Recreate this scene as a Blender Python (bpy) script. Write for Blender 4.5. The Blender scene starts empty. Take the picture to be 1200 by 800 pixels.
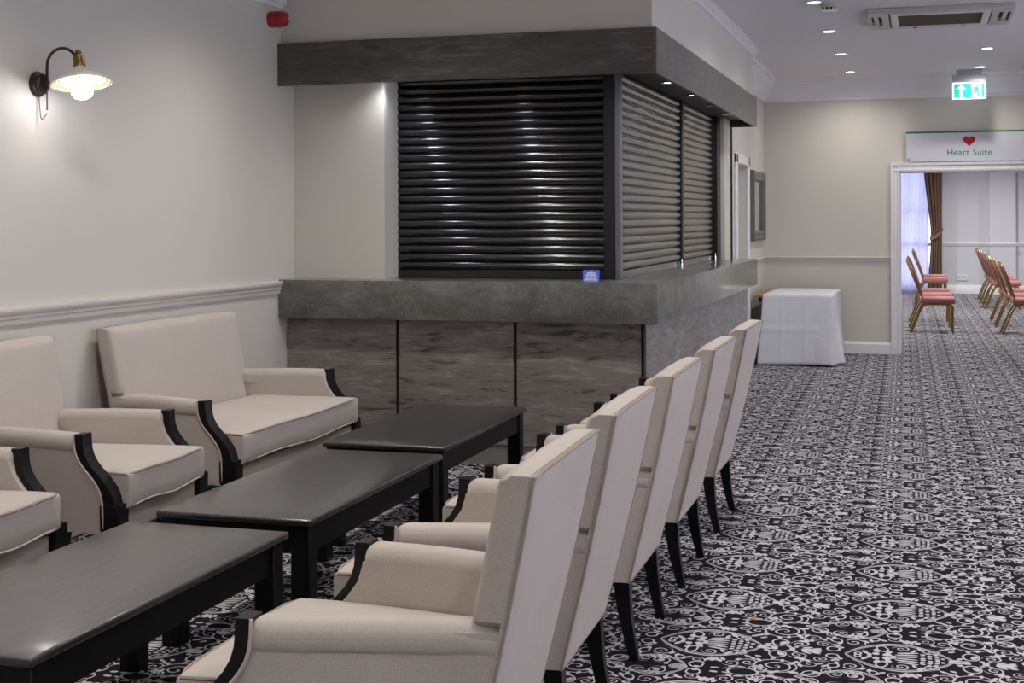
import bpy, bmesh, math, random
from mathutils import Vector, Matrix
random.seed(4)
scene = bpy.context.scene
COL = scene.collection
S = 1.08                      # drawing units -> metres (everything is rescaled once at the end)
PI = math.pi

# ------------------------------------------------------------------ camera
cam_d = bpy.data.cameras.new('camera')
cam = bpy.data.objects.new('camera', cam_d)
COL.objects.link(cam)
THETA, ROLL, FPX, PPY = .2927, .0039, 1605.0, 256.7
fwd = Vector((-math.sin(THETA), math.cos(THETA), 0))
rgt = Vector((math.cos(THETA), math.sin(THETA), 0))
up = Vector((0, 0, 1))
r2 = rgt * math.cos(ROLL) - up * math.sin(ROLL)
u2 = rgt * math.sin(ROLL) + up * math.cos(ROLL)
M = Matrix((r2, u2, -fwd)).transposed().to_4x4()
M.translation = Vector((0, 0, 1.4))
cam.matrix_world = M
cam_d.sensor_width = 36
cam_d.lens = FPX / 1200 * 36
cam_d.shift_y = -(400 - PPY) / 1200
cam_d.clip_start = .05
scene.camera = cam

# ------------------------------------------------------------------ world, exposure, lamps
scene.view_settings.view_transform = 'Standard'
scene.view_settings.look = 'None'
scene.view_settings.gamma = 1
scene.view_settings.exposure = 0.14
scene.view_settings.use_curve_mapping = False
world = bpy.data.worlds.new('world')
scene.world = world
world.use_nodes = True
wb = world.node_tree.nodes['Background']
wb.inputs[0].default_value = (.66, .69, 1.0, 1)
wb.inputs[1].default_value = 2.7
SPOT_W = 62.0                 # each ceiling downlight
FAR_W = 150.0                  # each added, unseen downlight of the far room
BAR_W = 7.0                   # each little spotlight under the bar canopy
BULB_E = 32.0                 # wall-lamp bulb
EXIT_E = 1.4                  # backlit exit sign
FILL_W = 30.0                  # fill lamp outside each added window of the right wall
SPOT_COL = (1.0, .95, .89)


# ------------------------------------------------------------------ helpers
def link(o, parent=None):
    COL.objects.link(o)
    if parent is not None:
        o.parent = parent
    return o


def tag(o, label=None, cat=None, group=None, kind=None):
    if label: o['label'] = label
    if cat: o['category'] = cat
    if group: o['group'] = group
    if kind: o['kind'] = kind
    return o


def empty(name, loc=(0, 0, 0), rz=0, label=None, cat=None, group=None):
    o = bpy.data.objects.new(name, None)
    o.empty_display_size = .1
    o.location = loc
    o.rotation_euler = (0, 0, rz)
    link(o)
    return tag(o, label, cat, group)


class MB:
    """collects verts and faces of one mesh"""
    def __init__(self): self.v = []; self.f = []

    def add(self, vs, fs):
        k = len(self.v)
        self.v += [tuple(p) for p in vs]
        self.f += [tuple(i + k for i in f) for f in fs]
        return self

    def box(self, x0, x1, y0, y1, z0, z1, bev=0, seg=1):
        if x0 > x1: x0, x1 = x1, x0
        if y0 > y1: y0, y1 = y1, y0
        bm = bmesh.new()
        bmesh.ops.create_cube(bm, size=1)
        for v in bm.verts:
            v.co = ((x0 + x1) / 2 + v.co.x * (x1 - x0), (y0 + y1) / 2 + v.co.y * (y1 - y0), (z0 + z1) / 2 + v.co.z * (z1 - z0))
        if bev:
            bmesh.ops.bevel(bm, geom=bm.edges[:], offset=bev, segments=seg, profile=.5, affect='EDGES', clamp_overlap=True)
        return self.bm(bm)

    def bm(self, bm):
        bm.verts.index_update()
        self.add([v.co[:] for v in bm.verts], [[v.index for v in f.verts] for f in bm.faces])
        bm.free()
        return self

    def loft(self, rings, cap=True, closed=True):
        n = len(rings[0]); k = len(self.v)
        for r in rings: self.v += [tuple(p) for p in r]
        for i in range(len(rings) - 1):
            for j in range(n if closed else n - 1):
                a = k + i * n + j; b = k + i * n + (j + 1) % n
                self.f.append((a, b, b + n, a + n))
        if cap and closed:
            self.f.append(tuple(k + j for j in range(n))[::-1])
            self.f.append(tuple(k + (len(rings) - 1) * n + j for j in range(n)))
        return self

    def prism(self, poly, axis, a, b):
        """poly: 2-D points; axis 'x','y' or 'z' is the extrusion axis"""
        def P(p, t):
            return {'x': (t, p[0], p[1]), 'y': (p[0], t, p[1]), 'z': (p[0], p[1], t)}[axis]
        return self.loft([[P(p, a) for p in poly], [P(p, b) for p in poly]])

    def tube(self, pts, r, seg=8, closed=False):
        pts = [Vector(p) for p in pts]
        n = len(pts)
        rs = r if isinstance(r, (list, tuple)) else [r] * n
        rings = []; prev = None
        for i, p in enumerate(pts):
            if closed: t = pts[(i + 1) % n] - pts[i - 1]
            else: t = pts[min(i + 1, n - 1)] - pts[max(i - 1, 0)]
            t.normalize()
            ref = prev if prev is not None else (Vector((0, 0, 1)) if abs(t.z) < .9 else Vector((1, 0, 0)))
            s = t.cross(ref)
            if s.length < 1e-5: s = t.cross(Vector((.3, 1, .2)))
            s.normalize(); q = s.cross(t).normalized(); prev = q
            rings.append([p + (s * math.cos(2 * PI * j / seg) + q * math.sin(2 * PI * j / seg)) * rs[i] for j in range(seg)])
        if closed: rings.append(rings[0])
        return self.loft(rings, cap=not closed)

    def lathe(self, prof, seg=24, mat=None, cap=False):
        rings = []
        for r, z in prof:
            ring = [Vector((r * math.cos(2 * PI * j / seg), r * math.sin(2 * PI * j / seg), z)) for j in range(seg)]
            if mat is not None: ring = [mat @ p for p in ring]
            rings.append(ring)
        return self.loft(rings, cap=cap)

    def rbox(self, c, h, r, n=(6, 6, 6), fn=None):
        """rounded box (centre, half sizes, radius); fn maps normalised (u,v,w,p)->p"""
        k = len(self.v); idx = {}
        nx, ny, nz = n
        def grid(m, half):
            e = min(.98, r / half) if half > 0 else 0
            base = [-1, -1 + e * .13, -1 + e * .5, -1 + e]
            mid = [-1 + e + (2 - 2 * e) * t / m for t in range(1, m)]
            return base + mid + [1 - e, 1 - e * .5, 1 - e * .13, 1]
        gx, gy, gz = grid(nx, h[0]), grid(ny, h[1]), grid(nz, h[2])
        def vert(i, j, l):
            key = (i, j, l)
            if key in idx: return idx[key]
            u, v, w = gx[i], gy[j], gz[l]
            p = Vector((u * h[0], v * h[1], w * h[2]))
            q = Vector((max(-h[0] + r, min(h[0] - r, p.x)), max(-h[1] + r, min(h[1] - r, p.y)), max(-h[2] + r, min(h[2] - r, p.z))))
            d = p - q
            if d.length > 1e-9: p = q + d.normalized() * r
            p = p + Vector(c)
            if fn: p = Vector(fn(u, v, w, p))
            self.v.append(tuple(p)); idx[key] = len(self.v) - 1
            return idx[key]
        X, Y, Z = len(gx) - 1, len(gy) - 1, len(gz) - 1
        for i in range(X):
            for j in range(Y):
                self.f.append((vert(i, j, 0), vert(i, j + 1, 0), vert(i + 1, j + 1, 0), vert(i + 1, j, 0)))
                self.f.append((vert(i, j, Z), vert(i + 1, j, Z), vert(i + 1, j + 1, Z), vert(i, j + 1, Z)))
        for i in range(X):
            for l in range(Z):
                self.f.append((vert(i, 0, l), vert(i + 1, 0, l), vert(i + 1, 0, l + 1), vert(i, 0, l + 1)))
                self.f.append((vert(i, Y, l), vert(i, Y, l + 1), vert(i + 1, Y, l + 1), vert(i + 1, Y, l)))
        for j in range(Y):
            for l in range(Z):
                self.f.append((vert(0, j, l), vert(0, j, l + 1), vert(0, j + 1, l + 1), vert(0, j + 1, l)))
                self.f.append((vert(X, j, l), vert(X, j + 1, l), vert(X, j + 1, l + 1), vert(X, j, l + 1)))
        return self

    def mesh(self, name, mat, angle=38):
        me = bpy.data.meshes.new(name)
        me.from_pydata(self.v, [], self.f)
        bm = bmesh.new(); bm.from_mesh(me)
        bmesh.ops.recalc_face_normals(bm, faces=bm.faces[:])
        bm.to_mesh(me); bm.free()
        if mat is not None: me.materials.append(mat)
        me.polygons.foreach_set('use_smooth', [True] * len(me.polygons))
        me.set_sharp_from_angle(angle=math.radians(angle))
        me.update()
        return me

    def build(self, name, mat, parent=None, angle=38):
        o = bpy.data.objects.new(name, self.mesh(name, mat, angle))
        return link(o, parent)


def struct(name, mb, mat, angle=38):
    return tag(mb.build(name, mat, None, angle), kind='structure')


def copy_tree(o, parent=None):
    c = o.copy(); link(c, parent)
    for ch in list(o.children): copy_tree(ch, c)
    return c


# ------------------------------------------------------------------ materials
def new_mat(name):
    m = bpy.data.materials.new(name); m.use_nodes = True
    nt = m.node_tree
    return m, nt, nt.nodes['Principled BSDF']


def simple(name, col, rough=.5, metal=0, spec=.5, emit=None, estr=0, coat=0, coat_r=.1):
    m, nt, b = new_mat(name)
    b.inputs['Base Color'].default_value = (*col, 1)
    b.inputs['Roughness'].default_value = rough
    b.inputs['Metallic'].default_value = metal
    b.inputs['Specular IOR Level'].default_value = spec
    b.inputs['Coat Weight'].default_value = coat
    b.inputs['Coat Roughness'].default_value = coat_r
    if emit:
        b.inputs['Emission Color'].default_value = (*emit, 1)
        b.inputs['Emission Strength'].default_value = estr
    return m


def coords(nt, scale=(1, 1, 1)):
    tc = nt.nodes.new('ShaderNodeTexCoord')
    mp = nt.nodes.new('ShaderNodeMapping')
    mp.inputs['Scale'].default_value = scale
    nt.links.new(tc.outputs['Object'], mp.inputs['Vector'])
    return mp.outputs[0]


def noise(nt, vec, scale, detail=4, rough=.55, dist=0):
    n = nt.nodes.new('ShaderNodeTexNoise')
    n.inputs['Scale'].default_value = scale
    n.inputs['Detail'].default_value = detail
    n.inputs['Roughness'].default_value = rough
    n.inputs['Distortion'].default_value = dist
    nt.links.new(vec, n.inputs['Vector'])
    return n.outputs['Fac']


def ramp(nt, fac, stops):
    r = nt.nodes.new('ShaderNodeValToRGB')
    el = r.color_ramp.elements
    while len(el) < len(stops): el.new(.5)
    for e, (p, c) in zip(el, stops):
        e.position = p; e.color = (*c, 1)
    nt.links.new(fac, r.inputs['Fac'])
    return r.outputs['Color']


def mixc(nt, fac, a, b, mode='MIX'):
    m = nt.nodes.new('ShaderNodeMix'); m.data_type = 'RGBA'; m.blend_type = mode
    for sock, val in ((m.inputs['Factor'], fac), (m.inputs[6], a), (m.inputs[7], b)):
        if isinstance(val, (int, float)): sock.default_value = val
        elif isinstance(val, tuple): sock.default_value = (*val, 1)
        else: nt.links.new(val, sock)
    return m.outputs[2]


def bump(nt, b, height, strength, dist=.002):
    n = nt.nodes.new('ShaderNodeBump')
    n.inputs['Strength'].default_value = strength
    n.inputs['Distance'].default_value = dist
    nt.links.new(height, n.inputs['Height'])
    nt.links.new(n.outputs[0], b.inputs['Normal'])


def math_(nt, op, a, b=None, c=None):
    n = nt.nodes.new('ShaderNodeMath'); n.operation = op
    for i, v in enumerate((a, b, c)):
        if v is None: continue
        if isinstance(v, (int, float)): n.inputs[i].default_value = v
        else: nt.links.new(v, n.inputs[i])
    return n.outputs[0]


def paint(name, col, rough=.6):
    m, nt, b = new_mat(name)
    v = coords(nt)
    c = mixc(nt, noise(nt, v, 1.3, 3), tuple(k * .97 for k in col), tuple(min(1, k * 1.02) for k in col))
    nt.links.new(c, b.inputs['Base Color'])
    b.inputs['Roughness'].default_value = rough
    bump(nt, b, noise(nt, v, 160, 2), .12, .0006)
    return m


def fabric(name, c0, c1):
    m, nt, b = new_mat(name)
    v = coords(nt)
    w1 = noise(nt, coords(nt, (260, 900, 260)), 1, 2)
    w2 = noise(nt, coords(nt, (900, 260, 900)), 1, 2)
    weave = math_(nt, 'MULTIPLY', math_(nt, 'ADD', w1, w2), .5)
    fac = math_(nt, 'MULTIPLY_ADD', math_(nt, 'SUBTRACT', weave, .5), 2.2, .5)
    blot = noise(nt, v, 5, 4)
    c = mixc(nt, fac, c0, c1)
    c = mixc(nt, math_(nt, 'MULTIPLY', blot, .22), c, tuple(k * .55 for k in c0))
    nt.links.new(c, b.inputs['Base Color'])
    b.inputs['Roughness'].default_value = .92
    b.inputs['Specular IOR Level'].default_value = .15
    b.inputs['Sheen Weight'].default_value = .15
    b.inputs['Sheen Roughness'].default_value = .5
    bump(nt, b, weave, .35, .0012)
    return m


def laminate(name, dark, mid, light, scale, rough, streak=(1, 1, 5), coat=0.0, spec=.5):
    """worn-oak / concrete laminate with streaks lying across the board"""
    m, nt, b = new_mat(name)
    v = coords(nt, streak)
    n1 = noise(nt, v, scale, 8, .68, .8)
    n2 = noise(nt, coords(nt, (streak[0] * .5, streak[1] * .5, streak[2] * 7)), scale * 1.6, 5, .6)
    n3 = noise(nt, coords(nt), 1.1, 3)
    f = math_(nt, 'ADD', math_(nt, 'MULTIPLY', n1, .6), math_(nt, 'ADD', math_(nt, 'MULTIPLY', n2, .25), math_(nt, 'MULTIPLY', n3, .15)))
    c = ramp(nt, f, [(.40, dark), (.465, mid), (.52, mid), (.60, light)])
    nt.links.new(c, b.inputs['Base Color'])
    b.inputs['Roughness'].default_value = rough
    b.inputs['Specular IOR Level'].default_value = spec
    b.inputs['Coat Weight'].default_value = coat
    b.inputs['Coat Roughness'].default_value = .18
    bump(nt, b, n1, .12, .001)
    return m


def speckled_stone(name):
    m, nt, b = new_mat(name)
    v = coords(nt)
    n1 = noise(nt, coords(nt, (1, 1, 1.6)), 5, 8, .66, .6)
    base = ramp(nt, n1, [(.36, (.075, .077, .068)), (.5, (.112, .115, .104)), (.64, (.165, .17, .152))])
    vor = nt.nodes.new('ShaderNodeTexVoronoi'); vor.inputs['Scale'].default_value = 135
    nt.links.new(v, vor.inputs['Vector'])
    dot = math_(nt, 'LESS_THAN', vor.outputs['Distance'], .16)
    rnd = nt.nodes.new('ShaderNodeSeparateColor'); nt.links.new(vor.outputs['Color'], rnd.inputs[0])
    dot = math_(nt, 'MULTIPLY', dot, math_(nt, 'GREATER_THAN', rnd.outputs[0], .5))
    c = mixc(nt, dot, base, (.75, .75, .70))
    nt.links.new(c, b.inputs['Base Color'])
    b.inputs['Roughness'].default_value = .3
    b.inputs['Specular IOR Level'].default_value = .55
    b.inputs['Coat Weight'].default_value = .8
    b.inputs['Coat Roughness'].default_value = .12
    return m


def black_wood(name, along='y'):
    m, nt, b = new_mat(name)
    sc = (22, 1.3, 22) if along == 'y' else (1.3, 22, 22)
    g = noise(nt, coords(nt, sc), 3.2, 6, .62, .9)
    c = ramp(nt, g, [(.36, (.007, .007, .008)), (.52, (.014, .013, .015)), (.68, (.040, .037, .040))])
    chip = math_(nt, 'GREATER_THAN', noise(nt, coords(nt), 46, 3, .5), .765)
    c = mixc(nt, math_(nt, 'MULTIPLY', chip, .55), c, (.38, .36, .34))
    nt.links.new(c, b.inputs['Base Color'])
    b.inputs['Roughness'].default_value = .36
    b.inputs['Specular IOR Level'].default_value = .6
    b.inputs['Coat Weight'].default_value = .9
    b.inputs['Coat Roughness'].default_value = .20
    bump(nt, b, g, .35, .0010)
    return m


def carpet():
    """black axminster with a pale woven damask scroll, drawn entirely from node maths"""
    m, nt, b = new_mat('damask_carpet')
    PX, PY = .597, .535
    tc = nt.nodes.new('ShaderNodeTexCoord')
    mp = nt.nodes.new('ShaderNodeMapping'); mp.vector_type = 'POINT'
    mp.inputs['Rotation'].default_value = (0, 0, -.013)
    mp.inputs['Scale'].default_value = (1 / S, 1 / S, 1)
    nt.links.new(tc.outputs['Object'], mp.inputs['Vector'])
    warp = nt.nodes.new('ShaderNodeTexNoise'); warp.inputs['Scale'].default_value = 26; warp.inputs['Detail'].default_value = 2
    nt.links.new(mp.outputs[0], warp.inputs['Vector'])
    wv = nt.nodes.new('ShaderNodeVectorMath'); wv.operation = 'MULTIPLY_ADD'
    nt.links.new(warp.outputs['Color'], wv.inputs[0])
    wv.inputs[1].default_value = (.010, .010, 0)
    nt.links.new(mp.outputs[0], wv.inputs[2])
    sx = nt.nodes.new('ShaderNodeSeparateXYZ'); nt.links.new(wv.outputs[0], sx.inputs[0])
    # tip of a medallion at x=-.19, axis at y=4.53 (in the rotated frame)
    X = math_(nt, 'WRAP', math_(nt, 'ADD', sx.outputs[0], .187), PX, 0.0)
    Y = math_(nt, 'PINGPONG', math_(nt, 'ADD', sx.outputs[1], -4.535 + PY * 40), PY / 2)
    cx = nt.nodes.new('ShaderNodeCombineXYZ')
    nt.links.new(X, cx.inputs[0]); nt.links.new(Y, cx.inputs[1])
    P = cx.outputs[0]
    acc = [None]; cnt = [0]; PP = [P]

    def put(v):
        acc[0] = v if acc[0] is None else math_(nt, 'MAXIMUM', acc[0], v)
        cnt[0] += 1
        if cnt[0] % 3 == 0:        # chain the shapes one after the other so that few values are alive at once
            q = nt.nodes.new('ShaderNodeVectorMath'); q.operation = 'MULTIPLY_ADD'
            nt.links.new(acc[0], q.inputs[0]); q.inputs[1].default_value = (1e-9, 0, 0); nt.links.new(P, q.inputs[2])
            PP[0] = q.outputs[0]

    def local(x, y, a, c, ang):
        q = nt.nodes.new('ShaderNodeMapping'); q.vector_type = 'TEXTURE'
        q.inputs['Location'].default_value = (x / 1000, y / 1000, 0)
        q.inputs['Rotation'].default_value = (0, 0, math.radians(ang))
        q.inputs['Scale'].default_value = (a / 1000, c / 1000, 1)
        nt.links.new(PP[0], q.inputs['Vector'])
        return q.outputs[0]

    def length(v):
        n = nt.nodes.new('ShaderNodeVectorMath'); n.operation = 'LENGTH'
        nt.links.new(v, n.inputs[0]); return n.outputs['Value']

    def leaf(x, y, a, c, ang=0): put(math_(nt, 'LESS_THAN', length(local(x, y, a * .86, c * .86, ang)), 1.0))

    def ring(x, y, a, c, w=5.0, ang=0):
        put(math_(nt, 'COMPARE', length(local(x, y, a, c, ang)), 1.0, w * .74 / min(a, c)))

    def spiral(x, y, R, turns, ang=0, hand=1, w=.20):
        q = local(x, y, R, R * hand, ang)
        s = nt.nodes.new('ShaderNodeSeparateXYZ'); nt.links.new(q, s.inputs[0])
        th = math_(nt, 'ARCTAN2', s.outputs[1], s.outputs[0])
        r = length(q)
        t = math_(nt, 'FRACT', math_(nt, 'SUBTRACT', math_(nt, 'MULTIPLY', r, turns), math_(nt, 'MULTIPLY', th, 1 / (2 * PI))))
        put(math_(nt, 'MULTIPLY', math_(nt, 'COMPARE', t, .5, w * .74), math_(nt, 'LESS_THAN', r, 1.0)))

    # --- medallion outline (double line), axis A is y=0
    fx = math_(nt, 'MULTIPLY', X, PI / .335)
    h = math_(nt, 'MULTIPLY', math_(nt, 'POWER', math_(nt, 'MAXIMUM', math_(nt, 'SINE', fx), 0.0001), .72), .137)
    inb = math_(nt, 'LESS_THAN', X, .335)
    for off, w in ((0, .0042), (.0125, .0028)):
        put(math_(nt, 'MULTIPLY', inb, math_(nt, 'COMPARE', Y, math_(nt, 'SUBTRACT', h, off), w)))
    ring(40, 12, 10, 12, 4)
    for x, y, a, c, g in ((62, 32, 9, 20, 30), (76, 10, 9, 17, 0), (96, 22, 13, 15, 0), (98, 54, 9, 20, 20), (130, 18, 17, 15, 40), (135, 42, 10, 20, -30), (150, 8, 12, 10, 0),
                          (190, 10, 40, 7, 4), (190, 30, 42, 8, 8), (195, 52, 40, 8, 14), (240, 8, 10, 8, 0), (240, 28, 10, 8, 0), (240, 48, 10, 8, 0),
                          (262, 16, 9, 9, 0), (262, 38, 9, 9, 0), (283, 8, 9, 9, 0), (283, 30, 9, 9, 0), (301, 18, 8, 9, 0), (258, 62, 9, 10, 20), (280, 54, 9, 10, 20),
                          (340, 10, 26, 12, 12), (352, 34, 14, 9, 35), (372, 8, 14, 11, 0),
                          (430, 8, 12, 11, 0), (418, 24, 9, 8, 0), (442, 25, 9, 8, 0),
                          (492, 8, 38, 13, 6), (478, 26, 20, 8, 28), (508, 22, 18, 8, 22),
                          (574, 72, 9, 13, -40), (586, 56, 8, 11, -20), (562, 80, 7, 11, 15),
                          (470, 96, 11, 18, 20), (487, 106, 9, 15, -10), (455, 88, 9, 14, 45)):
        leaf(x, y, a, c, g)
    ring(115, 80, 17, 30, 4, 12)
    spiral(175, 92, 28, 1.6, 120, 1)
    spiral(270, 84, 30, 1.7, 200, -1)
    leaf(232, 100, 9, 22, 20); leaf(214, 78, 8, 18, -20)
    # --- between medallions on axis A
    ring(388, 62, 26, 34, 4)
    leaf(398, 58, 12, 22, -20)
    spiral(452, 58, 32, 1.8, 30, 1)
    spiral(527, 80, 27, 1.8, 150, -1)
    ring(560, 38, 19, 22, 4)
    # --- big double scrolls
    spiral(392, 186, 58, 1.7, 60, 1, .12)
    ring(392, 186, 66, 62, 3)
    # --- axis B (y = 267)
    yb = 267
    ring(300, yb, 46, 34, 4)
    ring(352, yb - 34, 18, 22, 4)
    for x, d, a, c, g in ((386, 16, 13, 12, 0), (402, 30, 8, 12, 30), (450, 34, 22, 13, 10), (330, 62, 9, 16, 40), (348, 70, 9, 16, 0),
                          (30, 78, 9, 24, -15), (48, 74, 9, 20, 25), (10, 74, 9, 18, -45), (196, 96, 11, 20, 10), (216, 92, 9, 18, -30), (178, 90, 9, 16, 40),
                          (36, 46, 11, 9, 0), (58, 20, 9, 12, 0), (155, 14, 12, 12, 0), (212, 20, 16, 9, -12), (520, 50, 18, 10, 12), (250, 20, 16, 6, -10)):
        leaf(x, yb - d, a, c, g)
    ring(505, yb - 36, 26, 28, 4, 20)
    spiral(580, yb - 52, 30, 1.7, 180, -1)
    spiral(36, yb - 48, 34, 1.7, 0, 1)
    # tear-drop outline round axis B, its blunt end toward the fan
    XB = math_(nt, 'WRAP', math_(nt, 'ADD', X, (PX * 1000 - 455) / 1000), PX, 0.0)
    hb = math_(nt, 'MULTIPLY', math_(nt, 'POWER', math_(nt, 'MAXIMUM', math_(nt, 'SINE', math_(nt, 'MULTIPLY', math_(nt, 'POWER', math_(nt, 'MULTIPLY', XB, 1 / .268), 1.5), PI)), .0001), .7), .098)
    Yb = math_(nt, 'SUBTRACT', PY / 2, Y)
    for off, w in ((0, .004), (.0115, .0026)):
        put(math_(nt, 'MULTIPLY', math_(nt, 'LESS_THAN', XB, .268), math_(nt, 'COMPARE', Yb, math_(nt, 'SUBTRACT', hb, off), w)))
    ring(152, yb - 36, 22, 27, 4)
    # sprays and curls filling the ground between the two axes
    for x, y, a, c, g in ((300, 112, 8, 18, -50), (318, 128, 8, 18, -40), (337, 138, 8, 16, -20), (330, 100, 8, 14, -50),
                          (186, 160, 8, 17, 25), (206, 164, 9, 19, 0), (226, 160, 8, 17, -25), (118, 168, 8, 15, 60), (104, 182, 8, 14, 30),
                          (448, 138, 9, 22, 30), (466, 158, 8, 19, -20), (438, 158, 7, 16, 60), (540, 146, 8, 16, 30), (556, 160, 7, 14, -10), (526, 128, 8, 14, 60),
                          (60, 142, 8, 17, 40), (78, 154, 8, 15, 20), (274, 150, 8, 15, 40), (290, 222, 18, 6, 10), (262, 226, 8, 14, 50), (410, 128, 8, 15, 0), (576, 102, 8, 15, -30), (380, 112, 8, 14, 30)):
        leaf(x, y, a, c, g)
    spiral(255, 190, 30, 1.6, 90, 1, .16)
    spiral(306, 172, 34, 1.6, 250, -1, .16)
    spiral(494, 138, 36, 1.7, 200, 1, .16)
    spiral(24, 124, 38, 1.7, 45, -1, .16)
    ring(566, 132, 16, 22, 4, 20)
    spiral(150, 186, 26, 1.6, 10, 1, .17)
    spiral(330, 224, 24, 1.6, 10, 1, .17)
    spiral(550, 188, 24, 1.6, 90, -1, .17)
    ring(92, 172, 13, 18, 3.5, -20)
    # dotted fan of the tear-drop
    dn = math_(nt, 'GREATER_THAN', noise(nt, coords(nt, (1, 1, 1)), 300, 1), .47)
    put(math_(nt, 'MULTIPLY', math_(nt, 'LESS_THAN', length(local(100, yb, 30, 24, 0)), 1), dn))
    # tufted pile
    pile = noise(nt, coords(nt), 420, 2)
    dark = mixc(nt, pile, (.007, .006, .010), (.019, .017, .025))
    lite = mixc(nt, pile, (.40, .39, .415), (.70, .685, .715))
    c = mixc(nt, acc[0], dark, lite)
    nt.links.new(c, b.inputs['Base Color'])
    b.inputs['Roughness'].default_value = .95
    b.inputs['Specular IOR Level'].default_value = .1
    bump(nt, b, math_(nt, 'ADD', math_(nt, 'MULTIPLY', acc[0], .5), pile), .4, .003)
    return m


M_CARPET = carpet()
M_WALL = paint('warm_white_wall_paint', (.605, .574, .505))
M_WALLFAR = paint('pale_far_wall_paint', (.62, .63, .68))
M_CEIL = paint('ceiling_paint', (.80, .77, .79), .7)
M_TRIM = paint('trim_gloss_paint', (.62, .585, .53), .35)
M_TRIMW = paint('white_gloss_paint', (.76, .76, .77), .35)
M_FAB = fabric('oatmeal_weave', (.40, .352, .312), (.63, .562, .50))
M_PIPE = simple('fabric_piping', (.33, .28, .25), .9, spec=.1)
M_PIPEL = simple('pale_fabric_piping', (.50, .44, .40), .9, spec=.1)
M_BLACKLEG = simple('black_lacquer', (.004, .004, .004), .36, spec=.32)
M_TABLE = black_wood('black_stained_ash')
M_TABLELEG = simple('black_stained_wood', (.003, .003, .0035), .45, spec=.22)
M_PANEL = laminate('weathered_oak_laminate', (.052, .046, .043), (.205, .180, .164), (.34, .305, .282), 3.8, .42, (1, 1, 5), coat=.25)
M_FASCIA = laminate('dark_weathered_laminate', (.030, .026, .024), (.066, .057, .053), (.125, .112, .106), 4.0, .38, (1, 1, 5), coat=.35)
M_COUNTER = speckled_stone('speckled_stone_laminate')
M_PLINTH = simple('grey_plinth', (.20, .19, .185), .45)
M_SHUT = simple('black_gloss_shutter', (.008, .008, .010), .22, metal=0, spec=.5, coat=.6, coat_r=.12)
M_SHUTFR = simple('black_shutter_frame', (.010, .010, .011), .4, spec=.5)
M_ALU = simple('grey_metal_guide', (.22, .22, .24), .35, metal=.7)
M_SOFFIT = simple('dark_soffit', (.030, .026, .025), .5)
M_LIGHT = simple('lit_lens', (1, 1, 1), .4, emit=(1, .98, .95), estr=14)
M_LENSOFF = simple('frosted_lens_off', (.35, .35, .38), .4)
M_CHROME = simple('chrome', (.7, .7, .72), .15, metal=1)
M_WHITEPL = simple('white_plastic', (.72, .71, .70), .4)
M_BEIGEPL = simple('cream_plastic', (.55, .52, .48), .45)
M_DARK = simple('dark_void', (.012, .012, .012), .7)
M_GRILLE = simple('brown_filter_mesh', (.16, .125, .09), .8)
M_BRASS = simple('aged_brass', (.26, .17, .065), .34, metal=1)
M_BRONZE = simple('dark_bronze', (.030, .022, .020), .35, metal=.3)
M_BULB = simple('lit_bulb', (1, 1, 1), .3, emit=(.88, .92, 1.0), estr=BULB_E)
M_SHADEOUT = simple('cream_enamel', (.70, .66, .58), .3)
M_SHADEIN = simple('peach_enamel', (.42, .21, .125), .45)
M_CORD = simple('grey_cord', (.20, .19, .20), .6)
M_RED = simple('red_plastic', (.33, .008, .010), .3)
M_REDHEART = simple('red_print', (.42, .006, .008), .4)
M_ACRYL = simple('white_acrylic', (.62, .62, .68), .08, spec=.6)
M_GREEN = simple('green_edge', (.010, .16, .05), .3)
M_GREENTXT = simple('green_print', (.035, .20, .14), .4)
M_EXITG = simple('lit_exit_green', (.0, .35, .28), .4, emit=(.0, .60, .44), estr=EXIT_E * .34)
M_EXITW = simple('lit_exit_white', (.9, .95, 1), .4, emit=(.86, .97, 1), estr=EXIT_E)
M_EXITBOX = simple('exit_housing', (.42, .42, .47), .4)
M_CLOTH = None
M_GOLD = simple('gold_frame_metal', (.30, .19, .04), .35, metal=.75)
M_PINK = fabric('dusty_rose_upholstery', (.40, .16, .155), (.56, .27, .25))
M_CHAIRBACK = fabric('rose_chair_back', (.30, .14, .12), (.42, .22, .19))
M_DRAPE = fabric('brown_drape_cloth', (.15, .085, .055), (.25, .15, .10))
M_WOODTOP = simple('varnished_table_edge', (.36, .18, .07), .4)
M_SILVER = simple('tarnished_silver_frame', (.17, .165, .15), .38, metal=.55)
M_MIRROR = simple('mirror_glass', (.80, .82, .80), .03, metal=1)
M_BLUE = simple('blue_card', (.01, .07, .62), .4)
M_WHITEPR = simple('white_print', (.75, .76, .80), .5)
M_ORANGE = simple('orange_scrap', (.75, .16, .04), .7)
M_YELLOW = simple('yellow_scrap', (.70, .62, .05), .7)


def make_cloth():
    m, nt, b = new_mat('white_table_linen')
    v = coords(nt)
    c = mixc(nt, noise(nt, v, 6, 3), (.66, .66, .69), (.74, .74, .77))
    nt.links.new(c, b.inputs['Base Color']); b.inputs['Roughness'].default_value = .85
    b.inputs['Specular IOR Level'].default_value = .15
    bump(nt, b, noise(nt, v, 9, 5, .6, .5), .35, .012)
    return m


M_CLOTH = make_cloth()


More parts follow.
